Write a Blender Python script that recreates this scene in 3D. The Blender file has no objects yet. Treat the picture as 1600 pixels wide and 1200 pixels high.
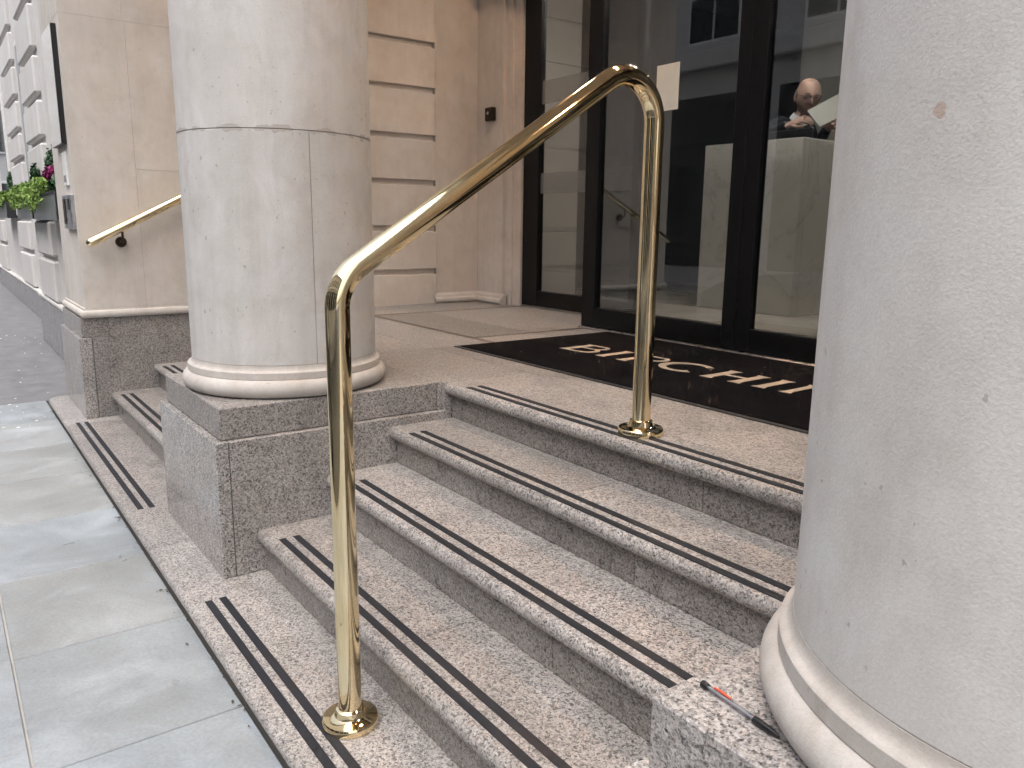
import bpy, bmesh, math, random
from mathutils import Vector, Matrix
random.seed(7)
R = math.radians
scene = bpy.context.scene
C = scene.collection

# ------------------------------------------------------------------ camera
YAW, PITCH, ROLL = R(-53.8787), R(-11.492), R(0.6766)
CAM = Vector((2.82, -0.747, 1.366))
cd = bpy.data.cameras.new('camera'); cam = bpy.data.objects.new('camera', cd); C.objects.link(cam)
cd.sensor_width = 36.0; cd.lens = 36.0 * 1232.44 / 1600.0; cd.clip_start = 0.05; cd.clip_end = 500
fw = Vector((math.sin(YAW) * math.cos(PITCH), math.cos(YAW) * math.cos(PITCH), math.sin(PITCH)))
rt = Vector((math.cos(YAW), -math.sin(YAW), 0)); up = rt.cross(fw)
r2 = rt * math.cos(ROLL) + up * math.sin(ROLL); u2 = -rt * math.sin(ROLL) + up * math.cos(ROLL)
m3 = Matrix((r2, u2, -fw)).transposed()
cam.matrix_world = Matrix.Translation(CAM) @ m3.to_4x4()
scene.camera = cam

# ------------------------------------------------------------------ world, sun, exposure
SUN_EL, SUN_AZ = R(64), R(150)
world = bpy.data.worlds.new('World'); scene.world = world; world.use_nodes = True
wn = world.node_tree; bg = wn.nodes['Background']
sky = wn.nodes.new('ShaderNodeTexSky'); sky.sky_type = 'NISHITA'; sky.sun_disc = False
sky.sun_elevation = SUN_EL; sky.sun_rotation = SUN_AZ
sky.air_density = 1.0; sky.dust_density = 4.0; sky.ozone_density = 1.0
hs = wn.nodes.new('ShaderNodeHueSaturation'); hs.inputs['Saturation'].default_value = 0.52
wn.links.new(sky.outputs[0], hs.inputs['Color']); wn.links.new(hs.outputs[0], bg.inputs[0])
bg.inputs[1].default_value = 0.15
sl = bpy.data.lights.new('sun', 'SUN'); sl.energy = 0.7; sl.angle = R(60); sl.color = (1.0, 0.99, 0.975)
sun = bpy.data.objects.new('sun', sl); C.objects.link(sun)
sdir = Vector((math.cos(SUN_EL) * math.sin(SUN_AZ), math.cos(SUN_EL) * math.cos(SUN_AZ), math.sin(SUN_EL)))
sun.rotation_euler = sdir.to_track_quat('Z', 'Y').to_euler()
scene.view_settings.view_transform = 'Standard'; scene.view_settings.look = 'None'
scene.view_settings.gamma = 1.0; scene.view_settings.use_curve_mapping = False
scene.view_settings.exposure = 1.12
scene.cycles.max_bounces = 7; scene.cycles.diffuse_bounces = 4; scene.cycles.glossy_bounces = 4
scene.cycles.use_adaptive_sampling = True; scene.cycles.adaptive_threshold = .03; scene.cycles.adaptive_min_samples = 12
scene.cycles.transparent_max_bounces = 12; scene.cycles.sample_clamp_indirect = 6.0

# ------------------------------------------------------------------ materials
def new_mat(name):
    m = bpy.data.materials.new(name); m.use_nodes = True
    nt = m.node_tree
    return m, nt, nt.nodes['Principled BSDF']
def N(nt, t, **kw):
    n = nt.nodes.new(t)
    for k, v in kw.items(): setattr(n, k, v)
    return n
def L(nt, a, b): nt.links.new(a, b)
def ramp(nt, fac, stops, interp='LINEAR'):
    n = nt.nodes.new('ShaderNodeValToRGB'); e = n.color_ramp.elements; n.color_ramp.interpolation = interp
    while len(e) > 1: e.remove(e[-1])
    e[0].position = stops[0][0]; c = stops[0][1]; e[0].color = (*c, 1) if len(c) == 3 else c
    for p, c in stops[1:]:
        q = e.new(p); q.color = (*c, 1) if len(c) == 3 else c
    nt.links.new(fac, n.inputs[0]); return n.outputs[0]
def g(v): return (v, v, v)
def noise(nt, vec, scale, detail=4, rough=0.55, dist=0.0):
    n = nt.nodes.new('ShaderNodeTexNoise'); n.inputs['Scale'].default_value = scale
    n.inputs['Detail'].default_value = detail; n.inputs['Roughness'].default_value = rough
    n.inputs['Distortion'].default_value = dist
    nt.links.new(vec, n.inputs['Vector']); return n
def mapping(nt, vec, scale=(1, 1, 1), rot=(0, 0, 0)):
    n = nt.nodes.new('ShaderNodeMapping'); n.inputs['Scale'].default_value = scale; n.inputs['Rotation'].default_value = rot
    nt.links.new(vec, n.inputs['Vector']); return n.outputs[0]
def mix(nt, fac, a, b, mode='MIX'):
    n = nt.nodes.new('ShaderNodeMix'); n.data_type = 'RGBA'; n.blend_type = mode
    for sock, v in ((n.inputs[0], fac), (n.inputs[6], a), (n.inputs[7], b)):
        if hasattr(v, 'links'): nt.links.new(v, sock)
        elif isinstance(v, (int, float)): sock.default_value = v if sock.type == 'VALUE' else (v, v, v, 1)
        else: sock.default_value = (*v, 1)
    return n.outputs[2]
def math_n(nt, op, a, b=None):
    n = nt.nodes.new('ShaderNodeMath'); n.operation = op
    for i, v in enumerate((a, b)):
        if v is None: continue
        if hasattr(v, 'links'): nt.links.new(v, n.inputs[i])
        else: n.inputs[i].default_value = v
    return n.outputs[0]
def coords(nt): return nt.nodes.new('ShaderNodeTexCoord').outputs['Object']
def obj_random(nt): return nt.nodes.new('ShaderNodeObjectInfo').outputs['Random']
def bump(nt, bsdf, h, strength, dist):
    n = nt.nodes.new('ShaderNodeBump'); n.inputs['Strength'].default_value = strength; n.inputs['Distance'].default_value = dist
    nt.links.new(h, n.inputs['Height']); nt.links.new(n.outputs[0], bsdf.inputs['Normal'])

def granite(name, rough, gain=1.0, warm=1.0):
    m, nt, b = new_mat(name); co = coords(nt)
    nz = noise(nt, co, 60, 1)
    add = N(nt, 'ShaderNodeVectorMath', operation='MULTIPLY_ADD')
    L(nt, nz.outputs['Color'], add.inputs[0]); add.inputs[1].default_value = (.012, .012, .012); L(nt, co, add.inputs[2])
    v1 = N(nt, 'ShaderNodeTexVoronoi'); v1.inputs['Scale'].default_value = 180; L(nt, add.outputs[0], v1.inputs['Vector'])
    v2 = N(nt, 'ShaderNodeTexVoronoi'); v2.inputs['Scale'].default_value = 360; L(nt, add.outputs[0], v2.inputs['Vector'])
    s1 = N(nt, 'ShaderNodeSeparateColor'); L(nt, v1.outputs['Color'], s1.inputs[0])
    s2 = N(nt, 'ShaderNodeSeparateColor'); L(nt, v2.outputs['Color'], s2.inputs[0])
    k = gain
    c1 = ramp(nt, s1.outputs[0], [(0, (.035 * k, .033 * k, .034 * k)), (.14, (.085 * k, .08 * k, .08 * k)), (.27, (.27 * k, .255 * k, .245 * k)),
        (.42, (.40 * k, .375 * k * warm, .352 * k * warm)), (.66, (.50 * k, .463 * k * warm, .43 * k * warm)), (.86, (.57 * k, .55 * k, .53 * k))], 'CONSTANT')
    c2 = ramp(nt, s2.outputs[1], [(0, (.04, .04, .042)), (.13, (.20 * k, .19 * k, .185 * k)), (.36, (.45 * k, .42 * k, .395 * k)), (.8, (.62 * k, .60 * k, .58 * k))], 'CONSTANT')
    c = mix(nt, .46, c1, c2)
    cl = noise(nt, co, 7, 3, .6)
    c = mix(nt, 1.0, c, ramp(nt, cl.outputs[0], [(.25, g(.78)), (.55, g(1.0)), (.8, g(1.12))]), 'MULTIPLY')
    c = mix(nt, 1.0, c, ramp(nt, obj_random(nt), [(0, (.84, .82, .81)), (.5, (1.0, .99, .98)), (1, (1.12, 1.11, 1.11))]), 'MULTIPLY')
    L(nt, c, b.inputs['Base Color'])
    L(nt, ramp(nt, cl.outputs[0], [(.3, g(rough * .85)), (.75, g(min(1, rough * 1.25)))]), b.inputs['Roughness'])
    return m
def limestone(name, base, pit=1.0, stain=1.0, joint=None, chip=None):
    m, nt, b = new_mat(name); co = coords(nt)
    big = noise(nt, co, 1.6, 3, .62, .6); mid = noise(nt, co, 9, 4, .65); fine = noise(nt, co, 240, 2, .7)
    a = Vector(base)
    c = ramp(nt, big.outputs[0], [(.28, tuple(a * .93)), (.5, tuple(a)), (.72, (a[0] * 1.05, a[1] * 1.07, a[2] * 1.10))])
    c = mix(nt, .42 * stain, c, ramp(nt, mid.outputs[0], [(.3, (.83, .81, .79)), (.5, g(1.0)), (.75, (1.06, 1.06, 1.08))]), 'MULTIPLY')
    c = mix(nt, .5, c, ramp(nt, fine.outputs[0], [(.3, g(.86)), (.7, g(1.1))]), 'MULTIPLY')
    bl = noise(nt, mapping(nt, co, (1, 1, .6)), 4.5, 4, .7, 1.0)
    c = mix(nt, .5 * stain, c, ramp(nt, bl.outputs[0], [(.36, (.93, .925, .92)), (.52, g(1.0)), (.68, (1.12, 1.14, 1.18))]), 'MULTIPLY')
    st = noise(nt, mapping(nt, co, (7, 7, .55)), 2.2, 3, .6)
    c = mix(nt, .4 * stain, c, ramp(nt, st.outputs[0], [(.32, (.88, .865, .855)), (.52, g(1.0))]), 'MULTIPLY')
    # shell pits
    wob = N(nt, 'ShaderNodeVectorMath', operation='MULTIPLY_ADD')
    nz = noise(nt, co, 70, 2); L(nt, nz.outputs['Color'], wob.inputs[0]); wob.inputs[1].default_value = (.012, .012, .012)
    L(nt, mapping(nt, co, (1, 1, .8)), wob.inputs[2])
    v = N(nt, 'ShaderNodeTexVoronoi'); v.inputs['Scale'].default_value = 30; L(nt, wob.outputs[0], v.inputs['Vector'])
    sc = N(nt, 'ShaderNodeSeparateColor'); L(nt, v.outputs['Color'], sc.inputs[0])
    size = math_n(nt, 'MULTIPLY', ramp(nt, sc.outputs[0], [(.74, g(0)), (1, g(1))]), .20)
    pitm = math_n(nt, 'LESS_THAN', v.outputs['Distance'], size)
    v2 = N(nt, 'ShaderNodeTexVoronoi'); v2.inputs['Scale'].default_value = 85; L(nt, wob.outputs[0], v2.inputs['Vector'])
    sc2 = N(nt, 'ShaderNodeSeparateColor'); L(nt, v2.outputs['Color'], sc2.inputs[0])
    size2 = math_n(nt, 'MULTIPLY', ramp(nt, sc2.outputs[1], [(.76, g(0)), (1, g(1))]), .26)
    pit2 = math_n(nt, 'LESS_THAN', v2.outputs['Distance'], size2)
    pm = math_n(nt, 'MULTIPLY', math_n(nt, 'MAXIMUM', pitm, pit2), ramp(nt, noise(nt, co, 3.2, 2).outputs[0], [(.44, g(0)), (.50, g(1))]))
    c = mix(nt, math_n(nt, 'MULTIPLY', pm, .42 * pit), c, (a[0] * .42, a[1] * .38, a[2] * .35))
    if joint is not None:      # dirty repointing along the drum joint
        sx = N(nt, 'ShaderNodeSeparateXYZ'); L(nt, co, sx.inputs[0])
        dz = math_n(nt, 'ABSOLUTE', math_n(nt, 'SUBTRACT', sx.outputs[2], joint))
        jn = noise(nt, co, 14, 3, .6)
        wd = math_n(nt, 'MULTIPLY', ramp(nt, jn.outputs[0], [(.44, g(.08)), (.62, g(1))]), .016)
        c = mix(nt, math_n(nt, 'MULTIPLY', math_n(nt, 'LESS_THAN', dz, wd), .55), c, (.33, .29, .26))
    if chip is not None:       # rust brown fossil spot
        vd = N(nt, 'ShaderNodeVectorMath', operation='DISTANCE'); L(nt, mapping(nt, co), vd.inputs[0]); vd.inputs[1].default_value = chip
        cn = noise(nt, co, 60, 2)
        c = mix(nt, math_n(nt, 'MULTIPLY', math_n(nt, 'LESS_THAN', vd.outputs['Value'], math_n(nt, 'MULTIPLY', cn.outputs[0], .015)), .55), c, (.42, .27, .19))
    c = mix(nt, 1.0, c, ramp(nt, obj_random(nt), [(0, (.95, .945, .94)), (1, (1.04, 1.035, 1.03))]), 'MULTIPLY')
    L(nt, c, b.inputs['Base Color']); b.inputs['Roughness'].default_value = .78; b.inputs['Specular IOR Level'].default_value = .3
    h = math_n(nt, 'ADD', math_n(nt, 'MULTIPLY', pm, -1.2 * pit), fine.outputs[0])
    bump(nt, b, h, .22, .003)
    return m
def plain(name, col, rough=.5, metal=0.0, var=.08, scale=20, bmp=0.0, spec=.5):
    m, nt, b = new_mat(name); co = coords(nt); n = noise(nt, co, scale, 2, .6)
    a = Vector(col)
    L(nt, ramp(nt, n.outputs[0], [(.3, tuple(a * (1 - var))), (.7, tuple(a * (1 + var)))]), b.inputs['Base Color'])
    L(nt, ramp(nt, n.outputs[0], [(.3, g(rough * .85)), (.7, g(min(1, rough * 1.15)))]), b.inputs['Roughness'])
    b.inputs['Metallic'].default_value = metal; b.inputs['Specular IOR Level'].default_value = spec
    if bmp: bump(nt, b, n.outputs[0], bmp, .004)
    return m
def emissive(name, col, s):
    m, nt, b = new_mat(name); b.inputs['Base Color'].default_value = (*col, 1)
    b.inputs['Emission Color'].default_value = (*col, 1); b.inputs['Emission Strength'].default_value = s; return m

M = {}; CHIP = (2.408, .072, 1.48)
M['granite'] = granite('pink_grey_granite', .42, .86, .98)
M['granite_riser'] = granite('darker_riser_granite', .3, .64, .96)  # same granite recipe, darker, slightly browner and smoother than on the treads
M['granite_block'] = granite('pedestal_granite', .35, .84, .97)
M['granite_polished'] = granite('polished_granite', .16, .82)
M['granite_dark'] = plain('grey_polished_plinth', (.235, .235, .24), .22, 0, .12, 5)
M['stone'] = limestone('portland_stone', (.60, .56, .515))
M['stone_column'] = limestone('weathered_column_stone', (.58, .562, .54), 1.15, 1.2, 1.69, CHIP)
M['stone_base'] = limestone('stained_base_stone', (.50, .465, .43), .8, 1.8)
M['stone_wall'] = limestone('warm_recess_limestone', (.62, .56, .505), .35, .9)
M['facade'] = limestone('white_facade_stone', (.66, .645, .63), .25, .45)
M['mortar'] = plain('mortar', (.40, .375, .35), .9)
M['dark_joint'] = plain('dark_joint', (.09, .085, .08), .95)
M['strip'] = plain('black_grip_strip', (.022, .023, .028), .5, 0, .3, 60, 0, .25)
M['black_metal'] = plain('black_door_frame', (.006, .006, .007), .38, 0, .2, 20, 0, .22)
M['black_plastic'] = plain('black_plastic', (.010, .010, .011), .35, 0, .1, 5)
M['mat_pile'] = plain('black_mat_pile', (.0065, .006, .007), .95, 0, .5, 160, .5, .03)
def add_lint(m):
    nt = m.node_tree; b = nt.nodes['Principled BSDF']; co = coords(nt)
    v = N(nt, 'ShaderNodeTexVoronoi'); v.inputs['Scale'].default_value = 22; L(nt, mapping(nt, co, (1, 1, 0)), v.inputs['Vector'])
    sc = N(nt, 'ShaderNodeSeparateColor'); L(nt, v.outputs['Color'], sc.inputs[0])
    sp = math_n(nt, 'LESS_THAN', v.outputs['Distance'], math_n(nt, 'MULTIPLY', ramp(nt, sc.outputs[0], [(.75, g(0)), (1, g(1))]), .10))
    old = b.inputs['Base Color'].links[0].from_socket; dust = noise(nt, co, 3, 3)
    c = mix(nt, ramp(nt, dust.outputs[0], [(.45, g(0)), (.75, g(.012))]), old, (.3, .27, .24))
    L(nt, mix(nt, math_n(nt, 'MULTIPLY', sp, .5), c, (.45, .42, .38)), b.inputs['Base Color'])
add_lint(M['mat_pile'])
M['mat_rubber'] = plain('mat_rubber_edge', (.03, .03, .032), .6)
M['mat_letter'] = plain('cream_mat_lettering', (.47, .385, .30), .95, 0, .18, 220, .4, .1)
M['inlay'] = plain('brown_inlay', (.105, .07, .048), .4)
M['bronze'] = plain('dark_bronze', (.055, .04, .028), .4, .7)
M['steel'] = plain('brushed_steel', (.62, .62, .64), .3, 1.0, .12, 30)
M['mirror_plate'] = plain('polished_plaque', (.90, .87, .78), .05, 1.0, .03, 9, .05)
M['paper'] = plain('white_paper', (.80, .80, .74), .9, 0, .03)
M['asphalt'] = plain('dark_footway', (.20, .196, .202), .7, 0, .2, 6, .1)
M['road'] = plain('road_asphalt', (.06, .06, .062), .8, 0, .3, 40, .3)
M['kerb'] = granite('kerb_granite', .6, .8)
M['core'] = plain('concrete_core', (.12, .115, .11), .95)
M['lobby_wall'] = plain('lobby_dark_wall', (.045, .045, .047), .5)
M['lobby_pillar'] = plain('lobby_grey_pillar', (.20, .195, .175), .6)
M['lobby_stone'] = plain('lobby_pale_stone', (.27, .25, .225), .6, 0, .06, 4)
M['lobby_floor'] = plain('lobby_pale_floor', (.42, .37, .31), .2, 0, .1, 3)
M['planter_zinc'] = plain('zinc_planter', (.27, .29, .30), .35, .6, .1, 8)
M['planter_dark'] = plain('black_planter_end', (.016, .016, .018), .5)
M['lime'] = plain('lime_leaf', (.17, .27, .05), .6, 0, .6, 14)
M['green'] = plain('dark_green_leaf', (.035, .085, .035), .5, 0, .5, 12)
M['magenta'] = plain('magenta_petal', (.22, .012, .10), .6, 0, .4, 20)
M['skin'] = plain('skin', (.38, .245, .195), .5, 0, .1, 30)
M['suit'] = plain('dark_suit', (.008, .009, .013), .85, 0, .1, 5, 0, .15)
M['shirt'] = plain('white_shirt', (.72, .72, .74), .8)
M['hair'] = plain('grey_hair', (.12, .10, .09), .7, 0, .3, 60)
M['dark_eye'] = plain('dark_brow', (.05, .035, .03), .6)
M['car_paint'] = plain('grey_car_paint', (.10, .11, .125), .18, .3)
M['tyre'] = plain('tyre_rubber', (.02, .02, .02), .85)
M['glass_dark'] = plain('dark_window_glass', (.02, .024, .03), .04)
M['white_paint'] = plain('white_window_paint', (.75, .75, .73), .5)
M['shopfront'] = plain('dark_shopfront', (.03, .032, .038), .4)
M['red_plastic'] = plain('red_clip', (.80, .10, .04), .4)
M['lamp_white'] = plain('lamp_trim', (.7, .7, .68), .5)
M['warm_lamp'] = emissive('warm_lamp_disc', (1.0, .785, .58), 450)
M['lobby_lamp'] = emissive('lobby_lamp_disc', (1.0, .93, .84), 370)

def make_brass():
    m, nt, b = new_mat('polished_brass'); co = coords(nt)
    n1 = noise(nt, co, 6, 5, .6); n2 = noise(nt, mapping(nt, co, (40, 40, 3)), 6, 3)
    L(nt, ramp(nt, n1.outputs[0], [(.3, (.88, .715, .43)), (.7, (.93, .80, .54))]), b.inputs['Base Color'])
    b.inputs['Metallic'].default_value = 1.0
    L(nt, ramp(nt, n1.outputs[0], [(.35, g(.03)), (.75, g(.13))]), b.inputs['Roughness'])
    bump(nt, b, n2.outputs[0], .03, .001)
    return m
M['brass'] = make_brass()
def make_york():
    m, nt, b = new_mat('york_stone_paving'); co = coords(nt)
    r = obj_random(nt)
    base = ramp(nt, r, [(0, (.305, .314, .312)), (.35, (.285, .303, .312)), (.75, (.295, .322, .343)), (1, (.33, .347, .357))])
    n1 = noise(nt, co, 2.2, 4, .62, .8); n2 = noise(nt, mapping(nt, co, (1.3, .95, 1), (0, 0, .5)), 2.6, 4, .66, .9)
    c = mix(nt, 1.0, base, ramp(nt, n1.outputs[0], [(.28, (.84, .84, .83)), (.5, g(1.0)), (.74, (1.15, 1.16, 1.17))]), 'MULTIPLY')
    c = mix(nt, .6, c, ramp(nt, n2.outputs[0], [(.36, (.86, .845, .81)), (.52, g(1.0)), (.70, (1.36, 1.37, 1.39))]), 'MULTIPLY')
    fine = noise(nt, co, 90, 3, .7)
    c = mix(nt, .6, c, ramp(nt, fine.outputs[0], [(.3, g(.8)), (.7, g(1.15))]), 'MULTIPLY')
    # pale trodden gum spots
    v = N(nt, 'ShaderNodeTexVoronoi'); v.inputs['Scale'].default_value = 4.5; L(nt, mapping(nt, co, (1, 1.2, 0)), v.inputs['Vector'])
    sc = N(nt, 'ShaderNodeSeparateColor'); L(nt, v.outputs['Color'], sc.inputs[0])
    spot = math_n(nt, 'LESS_THAN', v.outputs['Distance'], math_n(nt, 'MULTIPLY', ramp(nt, sc.outputs[0], [(.45, g(0)), (1, g(1))]), .055))
    c = mix(nt, math_n(nt, 'MULTIPLY', spot, .55), c, (.62, .63, .63))
    L(nt, c, b.inputs['Base Color'])
    L(nt, ramp(nt, n1.outputs[0], [(.3, g(.26)), (.7, g(.55))]), b.inputs['Roughness'])
    bump(nt, b, math_n(nt, 'ADD', n2.outputs[0], math_n(nt, 'MULTIPLY', fine.outputs[0], .3)), .3, .006)
    return m
M['york'] = make_york()
def make_marble():
    m, nt, b = new_mat('desk_marble'); co = coords(nt)
    n = noise(nt, co, 1.3, 6, .66, 1.0)
    c = ramp(nt, n.outputs[0], [(.36, (.60, .57, .52)), (.485, (.585, .555, .51)), (.498, (.47, .445, .41)), (.511, (.58, .55, .50)), (.7, (.64, .61, .56))])
    L(nt, c, b.inputs['Base Color']); b.inputs['Roughness'].default_value = .25; return m
M['marble'] = make_marble()
def make_glass(name, tint):
    m = bpy.data.materials.new(name); m.use_nodes = True; nt = m.node_tree
    nt.nodes.remove(nt.nodes['Principled BSDF']); out = nt.nodes['Material Output']
    t = N(nt, 'ShaderNodeBsdfTransparent'); t.inputs[0].default_value = (*tint, 1)
    gl = N(nt, 'ShaderNodeBsdfGlossy'); gl.inputs['Roughness'].default_value = 0.004; gl.inputs[0].default_value = (1, 1, 1, 1)
    lw_ = N(nt, 'ShaderNodeLayerWeight'); lw_.inputs[0].default_value = .5     # Schlick reflectance, same from both sides
    fr = math_n(nt, 'ADD', math_n(nt, 'MULTIPLY', math_n(nt, 'POWER', lw_.outputs['Facing'], 5.0), .95), .075)
    mx = N(nt, 'ShaderNodeMixShader'); L(nt, fr, mx.inputs[0]); L(nt, t.outputs[0], mx.inputs[1]); L(nt, gl.outputs[0], mx.inputs[2])
    L(nt, mx.outputs[0], out.inputs[0]); return m
M['glass'] = make_glass('tinted_door_glass', (.76, .785, .80))
M['clear'] = make_glass('clear_plastic', (.86, .87, .9))
def make_frost():
    m = bpy.data.materials.new('frosted_band'); m.use_nodes = True; nt = m.node_tree; b = nt.nodes['Principled BSDF']; out = nt.nodes['Material Output']
    b.inputs['Base Color'].default_value = (.34, .33, .31, 1); b.inputs['Roughness'].default_value = .6
    t = N(nt, 'ShaderNodeBsdfTransparent'); mx = N(nt, 'ShaderNodeMixShader'); mx.inputs[0].default_value = .35
    L(nt, t.outputs[0], mx.inputs[1]); L(nt, b.outputs[0], mx.inputs[2]); L(nt, mx.outputs[0], out.inputs[0]); return m
M['frost'] = make_frost()

# ------------------------------------------------------------------ mesh helpers
class MB:
    def __init__(s): s.v = []; s.f = []
    def add(s, vs, fs):
        o = len(s.v); s.v += [tuple(p) for p in vs]; s.f += [tuple(i + o for i in q) for q in fs]; return s
    def box(s, x0, x1, y0, y1, z0, z1):
        vs = [(x, y, z) for x in (x0, x1) for y in (y0, y1) for z in (z0, z1)]
        return s.add(vs, [(0, 1, 3, 2), (4, 6, 7, 5), (0, 4, 5, 1), (2, 3, 7, 6), (0, 2, 6, 4), (1, 5, 7, 3)])
    def cbox(s, x0, x1, y0, y1, z0, z1, b=.004):
        lo = (x0, y0, z0); hi = (x1, y1, z1); vid = {}; vs = []
        for ix in (0, 1):
            for iy in (0, 1):
                for iz in (0, 1):
                    c = [(hi if k else lo)[a] for a, k in enumerate((ix, iy, iz))]
                    for ax in range(3):
                        p = list(c)
                        for a, k in enumerate((ix, iy, iz)):
                            if a != ax: p[a] += -b if k else b
                        vid[(ix, iy, iz, ax)] = len(vs); vs.append(tuple(p))
        fs = []
        for ax in range(3):
            o = [a for a in range(3) if a != ax]
            for k in (0, 1):
                q = []
                for (i, j) in ((0, 0), (1, 0), (1, 1), (0, 1)):
                    key = [0, 0, 0]; key[ax] = k; key[o[0]] = i; key[o[1]] = j; q.append(vid[(*key, ax)])
                fs.append(tuple(q))
        for ax in range(3):
            o = [a for a in range(3) if a != ax]
            for i in (0, 1):
                for j in (0, 1):
                    k0 = [0, 0, 0]; k0[o[0]] = i; k0[o[1]] = j; k1 = list(k0); k1[ax] = 1
                    fs.append((vid[(*k0, o[0])], vid[(*k0, o[1])], vid[(*k1, o[1])], vid[(*k1, o[0])]))
        for k in [(i, j, l) for i in (0, 1) for j in (0, 1) for l in (0, 1)]:
            fs.append(tuple(vid[(*k, a)] for a in range(3)))
        return s.add(vs, fs)
    def loft(s, rings, closed=True, cap=True):
        n = len(rings[0]); vs = [p for r in rings for p in r]; fs = []
        for i in range(len(rings) - 1):
            for j in range(n if closed else n - 1):
                k = (j + 1) % n; fs.append((i * n + j, i * n + k, (i + 1) * n + k, (i + 1) * n + j))
        if cap: fs.append(tuple(range(n))[::-1]); fs.append(tuple((len(rings) - 1) * n + j for j in range(n)))
        return s.add(vs, fs)
    def extrude_x(s, prof, x0, x1):      # prof: list of (y, z)
        return s.loft([[(x, y, z) for y, z in prof] for x in (x0, x1)])
    def lathe(s, prof, cx, cy, n=96, a0=0, a1=2 * math.pi):
        rings = []
        full = abs(a1 - a0 - 2 * math.pi) < 1e-6
        for r, z in prof:
            rings.append([(cx + r * math.cos(a0 + (a1 - a0) * j / (n if full else n - 1)), cy + r * math.sin(a0 + (a1 - a0) * j / (n if full else n - 1)), z) for j in range(n)])
        return s.loft(rings, full, full)
    def tube(s, path, rad, n=20, cap=True):
        path = [Vector(p) for p in path]; rings = []; prev = None
        for i, p in enumerate(path):
            t = (path[min(i + 1, len(path) - 1)] - path[max(i - 1, 0)]).normalized()
            if prev is None:
                a = Vector((1, 0, 0)) if abs(t.x) < .9 else Vector((0, 1, 0)); u = (a - t * a.dot(t)).normalized()
            else: u = (prev - t * prev.dot(t)).normalized()
            prev = u; w = t.cross(u); r = rad[i] if isinstance(rad, (list, tuple)) else rad
            rings.append([tuple(p + (u * math.cos(2 * math.pi * j / n) + w * math.sin(2 * math.pi * j / n)) * r) for j in range(n)])
        return s.loft(rings, True, cap)
    def ellipsoid(s, c, rx, ry, rz, n=16, m=10, mat=None):
        rings = []
        for i in range(m + 1):
            ph = -math.pi / 2 + math.pi * i / m; ph = max(-1.55, min(1.55, ph))
            ring = []
            for j in range(n):
                a = 2 * math.pi * j / n; p = Vector((rx * math.cos(ph) * math.cos(a), ry * math.cos(ph) * math.sin(a), rz * math.sin(ph)))
                if mat: p = mat @ p
                ring.append(tuple(Vector(c) + p))
            rings.append(ring)
        return s.loft(rings)
    def mesh(s, name):
        me = bpy.data.meshes.new(name); me.from_pydata(s.v, [], s.f); me.validate()
        bm = bmesh.new(); bm.from_mesh(me); bmesh.ops.recalc_face_normals(bm, faces=bm.faces); bm.to_mesh(me); bm.free(); return me
    def build(s, name, mat, parent=None, smooth=False):
        me = s.mesh(name); me.materials.append(M[mat] if isinstance(mat, str) else mat)
        o = bpy.data.objects.new(name, me); C.objects.link(o)
        if smooth:
            me.polygons.foreach_set('use_smooth', [True] * len(me.polygons))
            try: me.set_sharp_from_angle(angle=R(38))
            except Exception: pass
        if parent: attach(o, parent)
        return o
def attach(o, parent):
    o.parent = parent; o.matrix_parent_inverse = Matrix.Translation(-Vector(parent.location))
def thing(name, label, cat, loc=(0, 0, 0), group=None):
    o = bpy.data.objects.new(name, None); C.objects.link(o); o.location = loc; o.empty_display_size = .1
    o['label'] = label; o['category'] = cat
    if group: o['group'] = group
    return o
def tag(o, label, cat, group=None):
    o['label'] = label; o['category'] = cat
    if group: o['group'] = group
    return o
def struct(o): o['kind'] = 'structure'; return o
def fillet(pts, rads, n=14):
    pts = [Vector(p) for p in pts]; out = [pts[0]]
    for i in range(1, len(pts) - 1):
        a = (pts[i - 1] - pts[i]).normalized(); b = (pts[i + 1] - pts[i]).normalized(); ang = a.angle(b)
        d = rads[i - 1] / math.tan(ang / 2); c = pts[i] + (a + b).normalized() * (rads[i - 1] / math.sin(ang / 2))
        p0 = pts[i] + a * d; p1 = pts[i] + b * d; v0 = p0 - c; v1 = p1 - c; th = v0.angle(v1)
        for k in range(n + 1):
            t = k / n; out.append(c + (v0 * math.sin((1 - t) * th) + v1 * math.sin(t * th)) / math.sin(th))
    out.append(pts[-1]); return out

# ------------------------------------------------------------------ levels
Z0, Z1, Z2, Z3, Z4 = .06, .225, .39, .545, .70
NOSE = [-.165, .129, .409, .690, .957]
RISE = [-.135, .161, .440, .724, .992]
LEV = [Z0, Z1, Z2, Z3, Z4]
BAY0, BAY1 = 0.0, 2.085

# ------------------------------------------------------------------ ground
pave = struct(MB().box(-4.03, 9, -1.75, -.160, -.3, -.006).build('pavement', 'mortar'))
MB().box(-4.03, 9, -.1595, .0, -.3, -.030).build('edge_gap', 'dark_joint', pave)
XJ = [-4.03, -3.31, -2.61, -1.92, -1.232, -.581, .075, .725, 1.40, 2.08, 2.76, 3.44, 4.12, 4.8]
for i in range(len(XJ) - 1):
    for (a, b) in ((-.68, -.158), (-1.22, -.68), (-1.75, -1.22)):
        gp = random.uniform(.002, .0038)
        dz = random.uniform(-.0015, .0015)
        MB().cbox(XJ[i] + gp, XJ[i + 1] - gp, a + gp, b - gp, -.06, dz, .003).build('paving_slab', 'york', pave)
struct(MB().box(-60, -4.034, -1.75, .42, -.3, -.004).build('footway', 'asphalt'))
struct(MB().box(-60, 40, -1.9, -1.754, -.3, -.004).build('kerb', 'kerb'))
struct(MB().box(-60, 40, -6.6, -1.904, -.3, -.10).build('road', 'road'))
struct(MB().box(-60, 40, -8.2, -6.604, -.3, .0).build('far_footway', 'asphalt'))
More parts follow.
